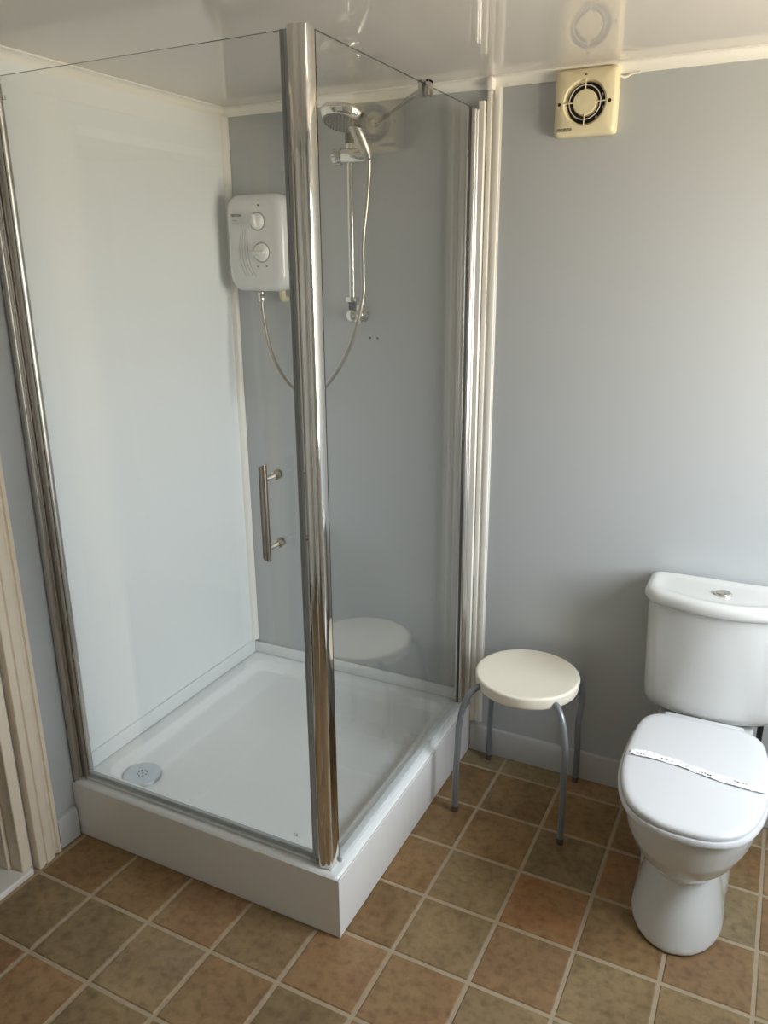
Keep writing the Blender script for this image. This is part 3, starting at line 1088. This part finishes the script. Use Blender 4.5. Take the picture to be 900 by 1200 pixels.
def dplan(hw, yf, z, yb=-0.012, rb=0.012, bow=0.026, r=0.055, n=8):
    """cistern plan: flat back, bowed front with round corners"""
    L_ = []
    ys = yf + bow
    for k in range(0, 5):                       # back left corner
        a = PI / 2 + k / 4 * PI / 2
        L_.append((-hw + rb + rb * math.cos(a), yb - rb + rb * math.sin(a)))
    for k in range(0, n + 1):                   # front left corner
        a = PI + k / n * (PI / 2 * 0.88)
        L_.append((-hw + r + r * math.cos(a), ys + r + r * math.sin(a)))
    xl, yl = L_[-1]
    m = 8
    for k in range(1, m):
        x = xl * (1 - k / m)
        L_.append((x, yl - (yl - yf) * (1 - (x / xl) ** 2)))
    pts = [Vector((TX + x, y, z)) for x, y in L_]
    pts.append(Vector((TX, yf, z)))
    pts += [Vector((TX - x, y, z)) for x, y in L_[::-1]]
    return pts


def cistern(bm):
    rings(bm, [dplan(.145, -.160, .402, -.03), dplan(.158, -.180, .406, -.022), dplan(.168, -.193, .418, -.014), dplan(.173, -.199, .438), dplan(.1755, -.202, .47), dplan(.180, -.207, .62), dplan(.183, -.210, .734)])


part('cistern', 'ceramic', wc, cistern, auto=60)


def cistern_lid(bm):
    k = dict(rb=0.030, r=0.066)
    rings(bm, [dplan(.183, -.210, .7345, -.014, **k), dplan(.190, -.219, .7355, -.012, **k), dplan(.194, -.224, .740, -.010, **k), dplan(.1955, -.226, .748, -.009, **k), dplan(.195, -.2255, .758, -.0095, **k),
               dplan(.192, -.222, .7655, -.012, **k), dplan(.186, -.216, .7700, -.017, **k), dplan(.178, -.208, .7718, -.024, **k),
               dplan(.170, -.200, .7712, -.031, rb=.026, r=.064), dplan(.160, -.190, .7690, -.040, rb=.022, r=.056), dplan(.150, -.180, .7670, -.048, rb=.018, r=.048), dplan(.136, -.168, .7662, -.058, rb=.014, r=.040)])


part('cistern_lid', 'ceramic', wc, cistern_lid, auto=70)
fb = part('flush_button', 'chrome', wc, lambda bm: lathe(bm, [(0, 0), (.0235, 0), (.0235, .004), (.021, .006), (.020, .005), (0, .005)], (TX + .004, -.118, .7660), n=32), auto=40)
for s in (0, 1):
    def half(bm):
        pts = [Vector((TX + .004 + (.0008 if s else -.0008) + (1 if s else -1) * .017 * math.cos(t), -.118 + .017 * math.sin(t), 0)) for t in [(-PI / 2 + PI * k / 10) for k in range(11)]]
        rings(bm, [[p + Vector((0, 0, .7712)) for p in pts], [p + Vector((0, 0, .7735 if s else .7726)) for p in pts]])
    part('button_half', 'satin_chrome' if s else 'chrome', fb, half)


# seat and lid: tapered towards the back with clipped corners
def seat_outline(off, z, n=20):
    """off shrinks the outline"""
    C = [(-.100, -.208), (-.135, -.226), (-.158, -.262), (-.170, -.330), (-.1755, -.410), (-.1755, -.480), (-.168, -.550), (-.148, -.620), (-.115, -.672), (-.065, -.703), (0, -.712)]
    C = C + [(-x, y) for x, y in C[-2::-1]]
    pts = spline([(x, y, 0) for x, y in C], 3)
    c = Vector((0, -.45, 0))
    out = []
    for p in pts:
        d = p - c
        l = d.length
        out.append(Vector((TX + c.x + d.x * (1 - off / l), c.y + d.y * (1 - off / l), z)))
    return out


part('seat', 'seat_plastic', wc, lambda bm: rings(bm, [seat_outline(.006, .3995), seat_outline(.0015, .4015), seat_outline(.001, .409), seat_outline(.004, .4135), seat_outline(.02, .4135)]), auto=50)
part('lid', 'seat_plastic', wc, lambda bm: rings(bm, [seat_outline(.013, .4145), seat_outline(.0085, .4155), seat_outline(.0075, .421), seat_outline(.010, .4258), seat_outline(.016, .4286), seat_outline(.03, .4298), seat_outline(.08, .4308), seat_outline(.14, .4314)]), auto=60)
part('hinge_cover', 'seat_plastic', wc, lambda bm: box(bm, TX - .102, TX + .102, -.226, -.200, .3995, .4255, .004, 2), auto=40)
adopt(wc)

# paper band across the closed lid
pa, pb_ = Vector((1.502, -0.452)), Vector((1.818, -0.480))
NB = 60


def paper(bm):
    R = []
    rnd = random.Random(3)
    dirv = (pb_ - pa).normalized()
    nrm = Vector((-dirv.y, dirv.x))
    L = (pb_ - pa).length
    rows = []
    for i in range(NB + 1):
        t = i / NB
        c = pa + dirv * (L * t)
        c = c + nrm * (-.012 * math.sin(PI * t) * 0 + .006 * math.sin(2 * PI * t))
        x = c.x - TX
        e = max(0.0, abs(x) - 0.150) / 0.026
        z = 0.4318 + 0.0002 - 0.0004 * (abs(x) / .15) ** 2 - 0.0075 * min(e, 1.15) ** 2 + .0016
        row = []
        wdt = 0.0125 * (1 + .10 * math.sin(9 * t + 1))
        for k in range(7):
            s = (k / 6 - .5) * 2
            p = c + nrm * (wdt * s)
            row.append(Vector((p.x, p.y, z + rnd.uniform(0, .0024) + .0012 * math.sin(30 * t + 4 * s))))
        rows.append(row)
    top = [[bm.verts.new(p) for p in r] for r in rows]
    bot = [[bm.verts.new(p - Vector((0, 0, .0004))) for p in r] for r in rows]
    for i in range(NB):
        for k in range(6):
            bm.faces.new((top[i][k], top[i + 1][k], top[i + 1][k + 1], top[i][k + 1]))
            bm.faces.new((bot[i][k], bot[i][k + 1], bot[i + 1][k + 1], bot[i + 1][k]))
        bm.faces.new((top[i][0], bot[i][0], bot[i + 1][0], top[i + 1][0]))
        bm.faces.new((top[i][6], top[i + 1][6], bot[i + 1][6], bot[i][6]))
    bm.faces.new([top[0][k] for k in range(7)] + [bot[0][k] for k in range(6, -1, -1)])
    bm.faces.new([top[NB][k] for k in range(6, -1, -1)] + [bot[NB][k] for k in range(7)])


band = part('paper_band', 'paper', None, paper, auto=25)
band['label'] = 'crinkled white paper hygiene band lying across the closed toilet lid'
band['category'] = 'paper band'
dirv = (pb_ - pa).normalized()
nrm = Vector((-dirv.y, dirv.x))
rnd = random.Random(5)
for t0, side in ((0.06, -.5), (0.24, -.3), (0.53, -.45), (0.78, .5)):
    def marks(bm):
        for k in range(5):
            c = pa + dirv * (0.316 * t0 + k * .0062) + nrm * (.011 * side + .006 * math.sin(2 * PI * t0) + rnd.uniform(-.0008, .0008))
            box(bm, c.x - .0021, c.x + .0015 + rnd.uniform(0, .001), c.y - .0009, c.y + .0010, .4330, .4358)
    part('print', 'paper_ink', band, marks)

# black waste hose behind the toilet
bp_ = part('black_pipe', 'black_pipe', None, lambda bm: tube(bm, spline([(1.798, -0.110, .397), (1.798, -0.110, .32), (1.798, -0.105, .20), (1.798, -0.100, .10), (1.798, -0.100, .001)], 6), .0080, 14), auto=60)
bp_['label'] = 'thin black upright pipe behind the toilet below the cistern'
bp_['category'] = 'pipe'
